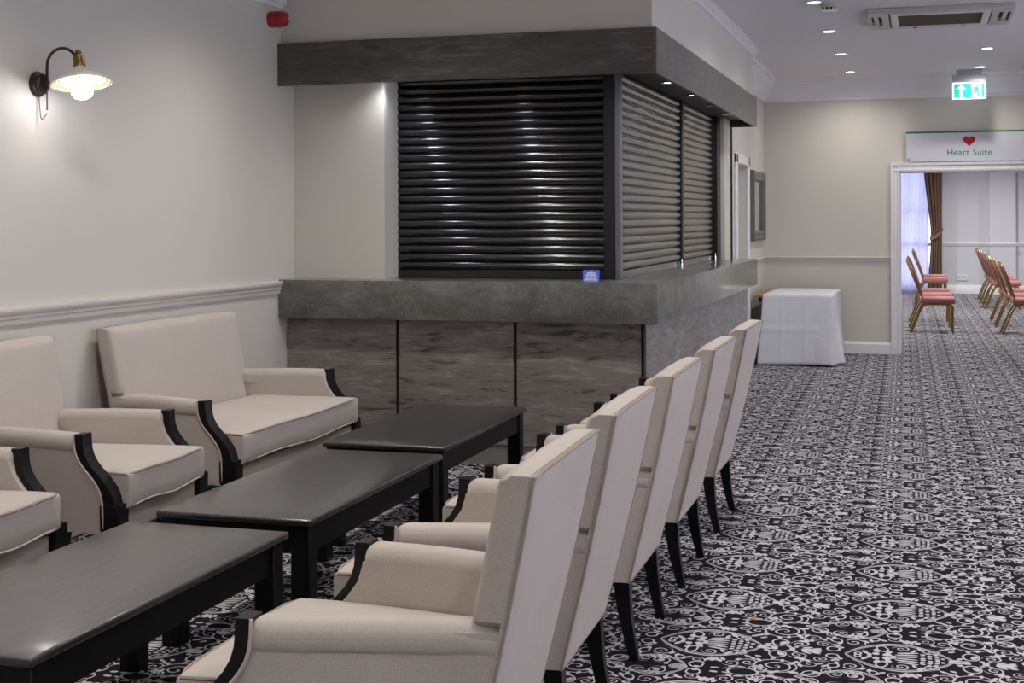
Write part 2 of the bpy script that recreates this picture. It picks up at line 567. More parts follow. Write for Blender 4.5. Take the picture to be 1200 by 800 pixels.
def make_sheer():
    m, nt, b = new_mat('sheer_voile')
    out = nt.nodes['Material Output']
    tr = nt.nodes.new('ShaderNodeBsdfTranslucent'); tr.inputs[0].default_value = (.80, .80, .92, 1)
    tp = nt.nodes.new('ShaderNodeBsdfTransparent'); tp.inputs[0].default_value = (.9, .9, 1, 1)
    mx = nt.nodes.new('ShaderNodeMixShader'); mx.inputs[0].default_value = .30
    mx2 = nt.nodes.new('ShaderNodeMixShader'); mx2.inputs[0].default_value = .25
    b.inputs['Base Color'].default_value = (.8, .8, .9, 1); b.inputs['Roughness'].default_value = .9
    nt.links.new(tr.outputs[0], mx.inputs[1]); nt.links.new(tp.outputs[0], mx.inputs[2])
    nt.links.new(mx.outputs[0], mx2.inputs[1]); nt.links.new(b.outputs[0], mx2.inputs[2])
    nt.links.new(mx2.outputs[0], out.inputs[0])
    return m


M_SHEER = make_sheer()


def make_glass():
    m, nt, b = new_mat('window_glass')
    b.inputs['Transmission Weight'].default_value = 1; b.inputs['Roughness'].default_value = .0
    b.inputs['IOR'].default_value = 1.01
    b.inputs['Base Color'].default_value = (.97, .98, 1, 1)
    return m


M_GLASS = make_glass()

# ------------------------------------------------------------------ the room
XL, XR, YB, YE = -3.64, 3.3, -2.6, 14.58      # left wall, right wall, back wall, end wall
ZC = 2.85
XP = -1.62                                    # passage wall beyond the bar
YF = 26.47                                    # far wall of the room beyond
DX0, DX1, DZ = -.247, 1.11, 1.872             # doorway in the end wall

struct('floor', MB().box(-6, 6.2, YB - .2, YF + .2, -.1, 0), M_CARPET)
struct('ceiling', MB().box(-6, 6.2, YB - .2, YF + .2, ZC, ZC + .1), M_CEIL)
struct('wall_left', MB().box(XL - .15, XL, YB, 12.1, 0, ZC), M_WALL)
ADDED_WIN = [(-1.6, .6), (2.2, 4.4), (6.0, 8.2), (9.8, 12.0)]       # unseen tall windows added in the right wall for fill light
wr = MB().box(XR, XR + .15, YB, YE + .1, 0, .70).box(XR, XR + .15, YB, YE + .1, 2.40, ZC)
for a_, b_ in zip([YB] + [q[1] for q in ADDED_WIN], [q[0] for q in ADDED_WIN] + [YE + .1]): wr.box(XR, XR + .15, a_, b_, .70, 2.40)
struct('wall_right', wr, M_WALL)
struct('wall_back', MB().box(XL - .15, XR + .15, YB - .15, YB, 0, ZC), M_WALL)
struct('wall_end', MB().box(XP - .15, DX0, YE, YE + .16, 0, ZC).box(DX1, XR + .15, YE, YE + .16, 0, ZC).box(DX0, DX1, YE, YE + .16, DZ, ZC), M_WALL)
# passage wall with a door opening
PD0, PD1, PDZ = 12.32, 13.10, 1.90
struct('wall_passage', MB().box(XP - .15, XP, 11.62, PD0, 0, ZC).box(XP - .15, XP, PD1, YE, 0, ZC).box(XP - .15, XP, PD0, PD1, PDZ, ZC), M_WALL)
struct('wall_rear', MB().box(XL, XP, 11.98, 12.1, 0, ZC), M_WALL)
# wall piece left of the shutter and bulkhead over the bar
struct('wall_bar', MB().box(XL, -3.055, 7.53, 7.80, 1.05, 2.30), M_WALL)
struct('wall_bulkhead', MB().box(XL, -1.418, 7.36, 11.93, 2.30, ZC), M_WALL)

# cornices
def cornice(side, n):
    prof = [(0, 0), (.016, 0), (.020, .022), (.034, .030), (.040, .062), (.072, .118), (.120, .160), (.128, .186), (.150, .195), (.156, .230), (0, .230)]
    mb = MB()
    if side == 'left': mb.prism([(XL + a, 2.645 + z * .9) for a, z in prof], 'y', YB, 7.36)
    if side == 'end': mb.prism([(YE - a, 2.62 + z) for a, z in prof], 'x', XP, XR)
    if side == 'bulk': mb.prism([(-1.418 + a * .45, 2.80 + z * .2) for a, z in prof], 'y', 7.36, 11.93)
    if side == 'pass': mb.prism([(XP + a, 2.62 + z) for a, z in prof], 'y', 11.93, YE)
    struct('trim_%d' % n, mb, M_CEIL if side != 'left' else M_TRIMW)
for i, s_ in enumerate(('left', 'end', 'bulk', 'pass')): cornice(s_, i + 1)

# dado rails
def dado(mb, line, z1, h, out):
    pr = [(0, 0), (.35, 0), (.45, .12), (.45, .30), (.62, .36), (.62, .52), (.8, .60), (1, .74), (1, .92), (.92, 1), (0, 1)]
    ax, c, sgn, a, b = line
    mb.prism([(c + sgn * p * out, z1 - h + q * h) for p, q in pr], ax, a, b)
    return mb
struct('trim_5', dado(MB(), ('y', XL, 1, YB, 7.31), 1.043, .075, .034), M_TRIM)
struct('trim_6', dado(MB(), ('x', YE, -1, XP, DX0 - .085), 1.0, .05, .03), M_TRIM)
struct('trim_7', dado(MB(), ('y', XP, 1, PD1 + .09, YE), 1.0, .05, .03), M_TRIM)
struct('trim_8', dado(MB(), ('x', YF, -1, -4, 1.13), .93, .055, .03).add([], []), M_TRIMW)
def skirting(mb, line, h, out):
    ax, c, sgn, a, b = line
    return mb.prism([(c, 0), (c + sgn * out, 0), (c + sgn * out, h * .8), (c + sgn * out * .55, h * .9), (c + sgn * out * .45, h), (c, h)], ax, a, b)
struct('baseboard_left', skirting(MB(), ('y', XL, 1, YB, 7.40), .125, .02), M_TRIMW)
struct('baseboard_end', skirting(skirting(MB(), ('x', YE, -1, XP, DX0 - .085), .125, .022), ('x', YE, -1, DX1 + .085, XR), .125, .022), M_TRIMW)
struct('baseboard_passage', skirting(skirting(MB(), ('y', XP, 1, 11.95, PD0 - .09), .125, .02), ('y', XP, 1, PD1 + .09, YE), .125, .02), M_TRIMW)
struct('baseboard_far', skirting(MB(), ('x', YF, -1, -4, 6), .16, .025), M_TRIMW)

# doorway to the far room: lining and moulded architrave
d1 = tag(empty('door_1'), kind='structure')
def arch_leg(x, sgn):
    pr = [(0, 0), (0, -.028), (.018, -.030), (.024, -.020), (.055, -.020), (.062, -.032), (.085, -.034), (.088, 0)]
    return MB().prism([(x + sgn * a, YE + b) for a, b in pr], 'z', 0, DZ + .09)
arch_leg(DX0, -1).build('architrave', M_TRIMW, d1)
arch_leg(DX1, 1).build('architrave', M_TRIMW, d1)
MB().prism([(YE + b, DZ + a) for a, b in [(0, 0), (0, -.029), (.018, -.031), (.024, -.021), (.055, -.021), (.062, -.033), (.087, -.035), (.090, 0)]], 'x', DX0 - .088, DX1 + .088).build('architrave', M_TRIMW, d1)
MB().box(DX0 - .001, DX0 + .014, YE - .01, YE + .17, 0, DZ).build('lining', M_TRIMW, d1)
MB().box(DX1 - .014, DX1 + .001, YE - .01, YE + .17, 0, DZ).build('lining', M_TRIMW, d1)
MB().box(DX0, DX1, YE - .01, YE + .17, DZ - .014, DZ + .001).build('lining', M_TRIMW, d1)
# passage door, set back in its frame
d2 = tag(empty('door_2'), kind='structure')
for y0, y1 in ((PD0 - .085, PD0 + .005), (PD1 - .005, PD1 + .085)):
    MB().box(XP - .002, XP + .024, y0, y1, 0, PDZ + .08, .006).build('architrave', M_TRIMW, d2)
MB().box(XP - .002, XP + .024, PD0 - .085, PD1 + .085, PDZ - .005, PDZ + .08, .006).build('architrave', M_TRIMW, d2)
leafd = MB().box(XP - .14, XP - .10, PD0, PD1, 0, PDZ, .003).build('door_leaf', M_TRIMW, d2)
MB().tube([(XP - .10, PD0 + .07, .98), (XP - .05, PD0 + .07, .98), (XP - .05, PD0 + .17, .98)], .009, 8).build('handle', M_CHROME, leafd)

# ------------------------------------------------------------------ far room shell
WX0, WX1, WZ0, WZ1 = -1.65, .22, .10, 2.45      # window behind the voile
struct('wall_far', MB().box(-4.15, WX0, YF, YF + .2, 0, ZC).box(WX1, 6.15, YF, YF + .2, 0, ZC).box(WX0, WX1, YF, YF + .2, 0, WZ0).box(WX0, WX1, YF, YF + .2, WZ1, ZC), M_WALLFAR)
struct('wall_far_left', MB().box(-4.15, -4, YE + .16, YF, 0, ZC), M_WALLFAR)
struct('wall_far_right', MB().box(6, 6.15, YE + .16, YF, 0, ZC), M_WALLFAR)
struct('wall_far_near', MB().box(-4, DX0 - .05, YE + .16, YE + .2, 0, ZC).box(DX1 + .05, 6, YE + .16, YE + .2, 0, ZC).box(DX0 - .05, DX1 + .05, YE + .16, YE + .2, DZ + .03, ZC), M_WALLFAR)
struct('wall_pier', MB().box(1.125, 1.575, YF - .14, YF, 0, ZC), M_WALLFAR)
struct('trim_9', dado(MB(), ('x', YF - .14, -1, 1.095, 1.605), .93, .055, .03), M_TRIMW)
struct('trim_10', dado(MB(), ('x', YF, -1, 1.575, 6), .93, .055, .03), M_TRIMW)
struct('baseboard_pier', skirting(MB(), ('x', YF - .14, -1, 1.10, 1.60), .16, .025), M_TRIMW)
w1 = tag(empty('window_1'), kind='structure')
for x0, x1 in ((WX0, WX0 + .06), ((WX0 + WX1) / 2 - .03, (WX0 + WX1) / 2 + .03), (WX1 - .06, WX1)):
    MB().box(x0, x1, YF + .05, YF + .11, WZ0, WZ1).build('frame', M_TRIMW, w1)
for z0, z1 in ((WZ0, WZ0 + .06), (1.5, 1.55), (WZ1 - .06, WZ1)):
    MB().box(WX0, WX1, YF + .05, YF + .11, z0, z1).build('frame', M_TRIMW, w1)
for xa, xb in ((WX0 + .06, (WX0 + WX1) / 2 - .03), ((WX0 + WX1) / 2 + .03, WX1 - .06)):
    for za, zb in ((WZ0 + .06, 1.5), (1.55, WZ1 - .06)):
        MB().box(xa, xb, YF + .078, YF + .082, za, zb).build('pane', M_GLASS, w1)

# ------------------------------------------------------------------ downlights
def lamp_obj(name, loc, power, col, blend=1.0, size=150, radius=.035, parent=None):
    l = bpy.data.lights.new(name, 'SPOT')
    l.energy = power; l.color = col; l.spot_size = math.radians(size); l.spot_blend = blend; l.shadow_soft_size = radius * S
    o = bpy.data.objects.new(name, l); o.location = loc
    return link(o, parent)


def downlight(x, y, z, r, power, label, group, mat=M_LIGHT, col=SPOT_COL, name='downlight', size=122, tr=M_WHITEPL):
    t = empty(name, (x, y, z), 0, label, 'ceiling light', group)
    MB().lathe([(r, 0), (r * 1.32, -.002), (r * 1.36, -.006), (r * 1.25, -.009), (r * 1.02, -.007), (r, -.002)], 24).build('trim_ring', tr, t)
    MB().lathe([(.0005, -.0035), (r * .5, -.0035), (r * 1.02, -.003)], 24).build('lens', mat, t)
    if power: lamp_obj('lamp', (0, 0, -.022), power, col, size=size, parent=t)
    return t


names = ['second', 'third', 'fourth']
for x, ys, side in ((-.705, (9.386, 10.88, 12.43, 13.98), 'left'), (.518, (10.80, 12.40, 13.92), 'right')):
    for i, y in enumerate(ys):
        if side == 'left': lb = ['lit recessed downlight cut by the top frame edge beside the smoke detector', 'lit recessed downlight just past the smoke detector, second of the left ceiling line', 'lit recessed downlight third along the left ceiling line', 'lit recessed downlight last of the left ceiling line, nearest the end wall'][i]
        else: lb = ['lit recessed downlight beside the corner of the ceiling air unit', 'lit recessed downlight midway in the right ceiling line, past the air unit', 'lit recessed downlight just above the green exit sign'][i]
        downlight(x, y, ZC, .044, SPOT_W * .62, lb, 'recessed ceiling downlights', size=158)
# unseen downlights added to light the lounge, toward the camera and over the seating
for x, ys in ((-.705, (6.3, 3.2, .1)), (.518, (7.7, 4.6, 1.5)), (-2.62, (6.2, 4.2, 2.2, .2)), (2.2, (3.2, 7.7, 12.2))):
    for y in ys: downlight(x, y, ZC, .044, SPOT_W * (1.4 if x < -2 else 1.3), 'added recessed ceiling downlight outside the picture lighting the lounge', 'added lounge downlights out of view', size=140)
for x in (-1.6, .9, 3.4):  # unseen downlights added to brighten the far room
    for y in (17.5, 21, 24.6): downlight(x, y, ZC, .044, FAR_W * 1.5, 'added recessed ceiling downlight lighting the far room, unseen above the doorway', 'added far room downlights', col=(1, .97, .95), size=165)

for i, (a_, b_) in enumerate(ADDED_WIN):
    wn = tag(empty('window_%d' % (i + 2)), kind='structure')  # added window, never in view, there to carry the fill light
    for ya, yb_ in ((a_, a_ + .06), ((a_ + b_) / 2 - .03, (a_ + b_) / 2 + .03), (b_ - .06, b_)): MB().box(XR + .04, XR + .10, ya, yb_, .70, 2.40).build('frame', M_TRIMW, wn)
    for za, zb in ((.70, .76), (2.34, 2.40)): MB().box(XR + .04, XR + .10, a_, b_, za, zb).build('frame', M_TRIMW, wn)
    for ya, yb_ in ((a_ + .06, (a_ + b_) / 2 - .03), ((a_ + b_) / 2 + .03, b_ - .06)): MB().box(XR + .068, XR + .072, ya, yb_, .76, 2.34).build('pane', M_GLASS, wn)
    al = bpy.data.lights.new('window_fill', 'AREA'); al.shape = 'RECTANGLE'; al.size = 1.70 * S; al.size_y = (b_ - a_) * S  # area lamp added outside the pane as soft fill
    al.energy = FILL_W; al.color = (.92, .94, 1)
    ao = bpy.data.objects.new('window_fill', al); ao.location = (XR + .20, (a_ + b_) / 2, 1.55); ao.rotation_euler = (0, PI / 2, 0)
    link(ao, None)

# ------------------------------------------------------------------ bar
bar = empty('bar', (0, 0, 0), 0, 'grey weathered-oak panelled bar base below the stone counter', 'bar')
gap = .010
xs = [XL, -2.935, -2.2215, -1.488]
for a, b in zip(xs[:-1], xs[1:]):
    MB().box(a + (gap if a > XL else .002), b - gap, 7.42, 7.44, .118, .826, .002).build('front_panel', M_PANEL, bar)
MB().box(-1.488 + .006, -1.47, 7.418, 7.44, .118, .826, .001).build('corner_trim', M_FASCIA, bar)
MB().box(XL + .002, -1.50, 7.442, 7.52, .0, .826).build('carcass', M_DARK, bar)
MB().box(-1.57, -1.492, 7.442, 11.90, .0, .826).build('carcass', M_DARK, bar)
ys = [7.44, 8.351, 9.263, 10.141, 11.038, 11.92]
for a, b in zip(ys[:-1], ys[1:]):
    MB().box(-1.49, -1.47, a + .003, b - .003, .118, .826, .002).build('side_panel', M_PANEL, bar)
MB().box(XL + .002, -1.478, 7.432, 7.444, .0, .116).build('plinth', M_PLINTH, bar)
MB().box(-1.492, -1.480, 7.44, 11.915, .0, .116).build('plinth', M_PLINTH, bar)
bm = bmesh.new()
L = [(XL + .002, 7.31), (-1.385, 7.31), (-1.385, 11.94), (-1.615, 11.94), (-1.615, 11.60), (-1.76, 11.60), (-1.76, 7.85), (XL + .002, 7.85)]
vb = [bm.verts.new((x, y, .826)) for x, y in L]; vt = [bm.verts.new((x, y, 1.05)) for x, y in L]
bm.faces.new(vb[::-1]); bm.faces.new(vt)
for i in range(len(L)): bm.faces.new((vb[i], vb[(i + 1) % 8], vt[(i + 1) % 8], vt[i]))
bmesh.ops.bevel(bm, geom=bm.edges[:], offset=.003, segments=2, profile=.5, affect='EDGES')
tag(MB().bm(bm).build('bar_counter', M_COUNTER), 'dark grey speckled stone bar counter slab wrapping the corner', 'counter')

can = empty('bar_canopy', (0, 0, 0), 0, 'dark weathered-oak canopy band running above the closed bar shutters', 'canopy')
MB().box(XL + .001, -1.387, 7.31, 7.332, 2.188, 2.437, .0015).build('fascia_board', M_FASCIA, can)
MB().box(-1.407, -1.385, 7.3325, 11.94, 2.188, 2.437, .0015).build('fascia_board', M_FASCIA, can)
MB().box(-1.615, -1.408, 11.918, 11.939, 2.188, 2.437, .0015).build('fascia_board', M_FASCIA, can)
MB().box(-1.4065, -1.3865, 7.309, 7.3315, 2.189, 2.436).build('corner_edge', simple('worn_edge', (.10, .065, .045), .5), can)
MB().prism([(XL + .002, 7.333), (-1.408, 7.333), (-1.408, 11.917), (-1.72, 11.917), (-1.72, 7.86), (XL + .002, 7.86)], 'z', 2.250, 2.264).build('soffit', M_SOFFIT, can)
MB().prism([(XL + .002, 7.333), (-1.408, 7.333), (-1.408, 7.36), (XL + .002, 7.36)], 'z', 2.425, 2.435).build('top_board', M_FASCIA, can)
for i, y in enumerate((8.45, 9.37, 10.27, 11.15)):
    lit = i != 2
    downlight(-1.532, y, 2.250, .034, BAR_W if lit else 0,
              ['small lit spotlight under the canopy side, nearest the corner', 'small lit spotlight under the canopy side, second from the corner', 'small unlit spotlight under the canopy side between two lit ones', 'small lit spotlight under the canopy side, farthest from the corner'][i],
              'spotlights under the bar canopy', M_LIGHT if lit else M_LENSOFF, (.92, .93, 1), 'spotlight', 140, M_CHROME)
for i, x in enumerate((-3.00, -2.35, -1.60)):
    downlight(x, 7.445, 2.250, .032, BAR_W, ['small lit spotlight under the front canopy at the left of the black shutter', 'small lit spotlight under the front canopy at the middle of the black shutter', 'small lit spotlight under the canopy corner, by the shutter corner post'][i],
              'spotlights under the bar canopy', M_LIGHT, (.88, .90, 1), 'spotlight', 140, M_CHROME)

# ------------------------------------------------------------------ roller shutters
def slat_mesh(length, axis, pitch):
    """one convex interlocking slat, origin at its lower left edge, bulging toward -y (or +x)"""
    prof = []
    N = 9
    for i in range(N + 1):
        t = i / N
        prof.append((-(math.sin(PI * t) ** .8) * .0135 - .002, t * (pitch - .004) + .002))
    prof = [(.006, 0)] + prof + [(.006, pitch)]
    mb = MB()
    if axis == 'x': mb.prism(prof, 'x', 0, length)
    else: mb.prism([(-a, z) for a, z in prof], 'y', 0, length)
    return mb.mesh('slat', M_SHUT, 60)


def shutter(name, label, axis, plane, a, b, z0, z1, n):
    t = empty(name, (0, 0, 0), 0, label, 'shutter', 'roller shutters of the bar')
    pitch = (z1 - z0) / n
    me = slat_mesh(b - a, axis, pitch)
    for k in range(n):
        o = bpy.data.objects.new('slat', me)
        o.location = (a, plane, z0 + k * pitch) if axis == 'x' else (plane, a, z0 + k * pitch)
        link(o, t)
    return t


SY = 7.755
s1 = shutter('roller_shutter', 'closed black slatted roller shutter facing the lounge seating', 'x', SY, -3.095, -1.775, 1.098, 2.25, 23)
MB().box(-3.095, -1.775, SY - .012, SY + .008, 1.051, 1.098, .003).build('bottom_rail', M_SHUTFR, s1)
MB().box(-3.135, -3.093, SY - .022, SY + .03, 1.051, 2.25, .002).build('guide_rail', M_SHUTFR, s1)
MB().box(-1.777, -1.712, SY - .022, SY + .03, 1.051, 2.25, .002).build('guide_rail', M_SHUTFR, s1)
SX = -1.695
ends = (7.80, 9.80, 9.93, 11.42)
s2 = shutter('roller_shutter', 'closed shutter on the bar side next to the corner post, reflecting grey light', 'y', SX, ends[0], ends[1], 1.098, 2.25, 23)
s3 = shutter('roller_shutter', 'closed shutter on the bar side farthest from the corner post', 'y', SX, ends[2], ends[3], 1.098, 2.25, 23)
for s_, a, b in ((s2, ends[0], ends[1]), (s3, ends[2], ends[3])):
    MB().box(SX - .008, SX + .012, a, b, 1.051, 1.098, .003).build('bottom_rail', M_SHUT, s_)
MB().box(SX - .015, SX + .016, 7.735, 7.80, 1.051, 2.25, .002).build('guide_rail', M_ALU, s2)
MB().box(SX - .02, SX + .022, 9.80, 9.865, 1.051, 2.25, .002).build('guide_rail', M_SHUTFR, s2)
MB().box(SX - .02, SX + .014, 9.866, 9.93, 1.051, 2.25, .002).build('guide_rail', M_ALU, s3)
MB().box(SX - .02, SX + .040, 11.42, 11.62, 1.051, 2.25, .002).build('guide_rail', M_SHUTFR, s3)
for s_, y in ((s2, 9.72), (s3, 11.36)):
    MB().lathe([(.001, 0), (.010, 0), (.010, .03), (.006, .034), (.006, .06), (.001, .062)], 12, Matrix.Translation((SX + .03, y, 1.051))).build('lock_bolt', M_CHROME, s_)

# little blue notice standing on the counter against the shutter
cd = empty('counter_notice', (-1.797, 7.50, 1.0505), 0, 'small blue card notice with white lines standing on the bar counter', 'notice')
MB().add([(-.047, -.012, 0), (.047, -.012, 0), (.047, .012, .062), (-.047, .012, .062), (-.047, -.009, 0), (.047, -.009, 0), (.047, .015, .062), (-.047, .015, .062)],
         [(0, 1, 2, 3), (5, 4, 7, 6), (0, 4, 5, 1), (3, 2, 6, 7), (0, 3, 7, 4), (1, 5, 6, 2)]).build('card', M_BLUE, cd)
lines = MB()
for z, h, w in ((.052, .006, .010), (.041, .006, .026), (.031, .006, .031), (.021, .006, .039), (.012, .005, .034), (.004, .005, .040)):
    k = 12 if w > .02 else 4
    for i in range(k):
        x = -w + 2 * w * (i + .08) / k; wd = 2 * w / k * random.uniform(.65, .98)
        ya = -.0126 + .024 * z / .062; yb = -.0126 + .024 * (z + h) / .062
        lines.add([(x, ya, z), (x + wd, ya, z), (x + wd, yb, z + h), (x, yb, z + h)], [(0, 1, 2, 3)])
lines.build('print', M_WHITEPR, cd)

# ------------------------------------------------------------------ armchairs and loveseat
POST = [(.61, .455), (.585, .456), (.555, .459), (.53, .467), (.505, .482), (.48, .504), (.455, .530), (.43, .553), (.405, .570), (.38, .580), (.355, .585)]


def post_x(z):
    if z >= POST[0][0]: return POST[0][1]
    for (z1, x1), (z0, x0) in zip(POST[:-1], POST[1:]):
        if z0 <= z <= z1: return x0 + (x1 - x0) * (z - z0) / (z1 - z0)
    return POST[-1][1]


def lean(z):                      # rear face of the back at height z
    return -.150 * (z - .25) / .655 - .006 * math.sin(PI * max(0, min(1, (z - .25) / .655)))


def ss(a, b, t):
    t = max(0, min(1, (t - a) / (b - a))); return t * t * (3 - 2 * t)


def make_seat(name, label, cat, W, group=None):
    """W = outer half width at the arm fronts; local +x is forward, origin under the rear feet"""
    root = empty(name, (0, 0, 0), 0, label, cat, group)
    hb_top, hb_bot = (W - .055, W - .090) if W < .5 else (W - .095, W - .090)          # half widths of the back
    inner_f, inner_r = W - .088, W - .158
    def hw(z): return hb_bot + (hb_top - hb_bot) * (z - .25) / .655
    # rear panel of the back, running down to the rear legs
    def f_panel(u, v, w, p):
        z = .25 + (w + 1) / 2 * .658
        return (lean(z) + .007 + p.x, v * hw(z), z)
    mb = MB().rbox((0, 0, 0), (.007, 1, .331), .002, (1, 6, 10), f_panel)
    mb.build('back_panel', M_FAB, root)
    # padded inner back: full width above the arms, narrower between them
    def f_pad(u, v, w, p):
        px, py, pz = (u * .033, v, w * .268) if u <= .15 else (p.x, p.y, p.z)
        if u > -.1:                       # round the side of the pad toward its front
            t_ = max(0, min(1, (px - .001) / .032)); py = v * (1 - .030 / max(.2, W - .06) * (1 - math.sqrt(max(0, 1 - t_ * t_ * .98))))
        z = .40 + (pz + .268) / .536 * .510
        k = ss(.575, .605, z)
        half = (inner_r + .012) * (1 - k) + (hw(z) + .0015) * k
        crown = .012 * max(0, 1 - v * v) ** .6 * max(0, 1 - w * w * .55) if u > 0 else 0
        x = lean(z) + .012 + (px + .033) + crown * (u + 1) / 2
        zz = z + (.010 * max(0, 1 - v ** 4) * max(0, w - .7) / .3 * (1 - abs(u)) if w > .7 else 0)
        pinch = 1 - .022 * math.exp(-((z - .592) / .012) ** 2)
        return (x, py * half * pinch, zz)
    MB().rbox((0, 0, 0), (.033, 1, .268), .030, (4, 10, 14), f_pad).build('back_cushion', M_FAB, root)
    # piping round the rear panel
    pts = []
    for i in range(13): z = .252 + .655 * i / 12; pts.append((lean(z) + .002, -hw(z) - .001, z))
    for i in range(1, 8): y = -hw(.907) + 2 * hw(.907) * i / 8; pts.append((lean(.908) + .002, y, .909))
    for i in range(12, -1, -1): z = .252 + .655 * i / 12; pts.append((lean(z) + .002, hw(z) + .001, z))
    for i in range(1, 8): y = hw(.25) - 2 * hw(.25) * i / 8; pts.append((.001, y, .252))
    MB().tube(pts, .0042, 6, closed=True).build('back_piping', M_PIPE, root)
    # arms
    for s in (-1, 1):
        def yo(x, z=.57):                                                # outer face
            r_ = hw(z) - .002
            return r_ + (W - r_) * ss(-.05, .47, x) ** .9
        def f_side(u, v, w, p):
            z = .25 + (w + 1) / 2 * (.322 + .030 * max(0, -u) ** .5 * (1 if u < -.55 else 0))
            x0 = lean(z) + .011; x1 = post_x(z) - .030
            x = x0 + (u + 1) / 2 * (x1 - x0)
            th = .060
            yy = yo(x, z) - .008 * ss(-.04, .10, x) - .076 * (1 - (v + 1) / 2)
            return (x, s * yy, z)
        arm = MB().rbox((0, 0, 0), (1, 1, 1), .06, (10, 3, 8), f_side).build('arm', M_FAB, root)
        def f_top(u, v, w, p):
            x0, x1 = -.105, .428
            x = x0 + (p.x + .24) / .48 * (x1 - x0)
            k = (x - x0) / (x1 - x0)
            py, pz = p.y, p.z
            if v < .2 and w < .2: py, pz = v * .043, w * .032
            yy = yo(x) - .041 + py
            x = max(x, lean(.572 + pz) + .006)
            z = .572 + pz + (.006 * (1 - v * v) if w > 0 else 0) + .004 * math.sin(PI * k) + .002 * k
            return (x, s * yy, z)
        MB().rbox((0, 0, 0), (.24, .043, .032), .026, (10, 4, 3), f_top).build('arm_pad', M_FAB, arm)
        # black show-wood scroll at the arm front
        rings = []
        zs = [.613] + [q[0] for q in POST[1:]]
        for z in zs:
            xf = post_x(min(z, .61)); th = .036 + .012 * ss(.50, .36, z)
            yw0, yw1 = W - .062, W - .004
            rings.append([(xf, s * yw0, z), (xf - .004, s * (yw1 - .002), z), (xf - .010, s * yw1, z), (xf - th, s * yw1, z), (xf - th, s * yw0, z)])
        rings.append([(p_[0], p_[1], .345) for p_ in rings[-1]])
        MB().loft(rings).build('arm_scroll', M_BLACKLEG, root)
        pp = [(post_x(z) - .040 - .012 * ss(.50, .36, z), s * (W - .003), z) for z in zs] + [(.535, s * (W - .006), .27)]
        MB().tube(pp, .0042, 6).build('arm_piping', M_PIPEL, root)
        # front leg: block under the scroll, tapering to the floor
        rings = []
        for z, hx, cx_ in ((.358, .036, .561), (.350, .039, .561), (.262, .038, .561), (.250, .032, .560), (.0, .019, .556)):
            cy = W - .035
            rings.append([(cx_ - hx, s * (cy - hx), z), (cx_ + hx, s * (cy - hx), z), (cx_ + hx, s * (cy + hx * .85), z), (cx_ - hx, s * (cy + hx * .85), z)])
        MB().loft(rings).build('front_leg', M_BLACKLEG, root)
        # splayed rear leg
        rings = []
        for i in range(9):
            t = i / 8; z = .262 * (1 - t)
            cxl = .028 - .010 * t - .030 * t * t; hx = .026 - .012 * t; hy = .022 - .008 * t
            cy = hb_bot - .030
            rings.append([(cxl - hx, s * (cy - hy), z), (cxl + hx, s * (cy - hy), z), (cxl + hx, s * (cy + hy), z), (cxl - hx, s * (cy + hy), z)])
        MB().loft(rings).build('rear_leg', M_BLACKLEG, root)
    # seat cushion with piping
    def ch(x): return inner_r + .01 + (W - .068 - inner_r) * ss(.05, .60, x)
    def f_cush(u, v, w, p):
        x = .045 + (p.x + .285) / .57 * .568
        half = ch(x)
        z = .405 + p.z
        if w > 0: z += .026 * (1 - u ** 4) * (1 - v * v) * w
        if w > 0: z += .012 * (1 - (x / .6))
        x += .010 * (1 - v * v) * max(0, u)
        z -= .006 * math.sin(v * 5 + 1) * max(0, u) * (1 if w < 0 else .4)
        return (x, p.y * half, z)
    cu = MB().rbox((0, 0, 0), (.285, 1, .064), .018, (8, 10, 3), f_cush).build('seat_cushion', M_FAB, root)
    for zt, mt in ((.464, M_PIPE), (.346, M_PIPEL)):
        pts = []
        def up_(v): return -.006 * math.sin(v * 5 + 1) * (1 if zt < .4 else .4)
        for i in range(7): x = .20 + .40 * i / 6; pts.append((x, -ch(x) + .002, zt + (.012 * (1 - x / .6) if zt > .4 else 0) + up_(-1) * max(0, (x - .3) / .3)))
        for i in range(1, 12):
            v = -1 + 2 * i / 12; pts.append((.611 + .010 * (1 - v * v), v * ch(.61), zt + up_(v)))
        for i in range(6, -1, -1): x = .20 + .40 * i / 6; pts.append((x, ch(x) - .002, zt + (.012 * (1 - x / .6) if zt > .4 else 0) + up_(1) * max(0, (x - .3) / .3)))
        MB().tube(pts, .0045, 6).build('piping', mt, cu)
    # front rail: upholstered board; black strip above paints its dark top and the cushion's gap shadow
    MB().rbox((.558, 0, .285), (.020, W - .072, .045), .012, (2, 6, 2)).build('front_rail', M_FAB, root)
    MB().box(.530, .585, -(W - .072), W - .072, .328, .343, .003).build('rail_gap_shadow', M_BLACKLEG, root)
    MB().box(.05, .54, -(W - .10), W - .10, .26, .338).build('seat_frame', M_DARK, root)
    return root


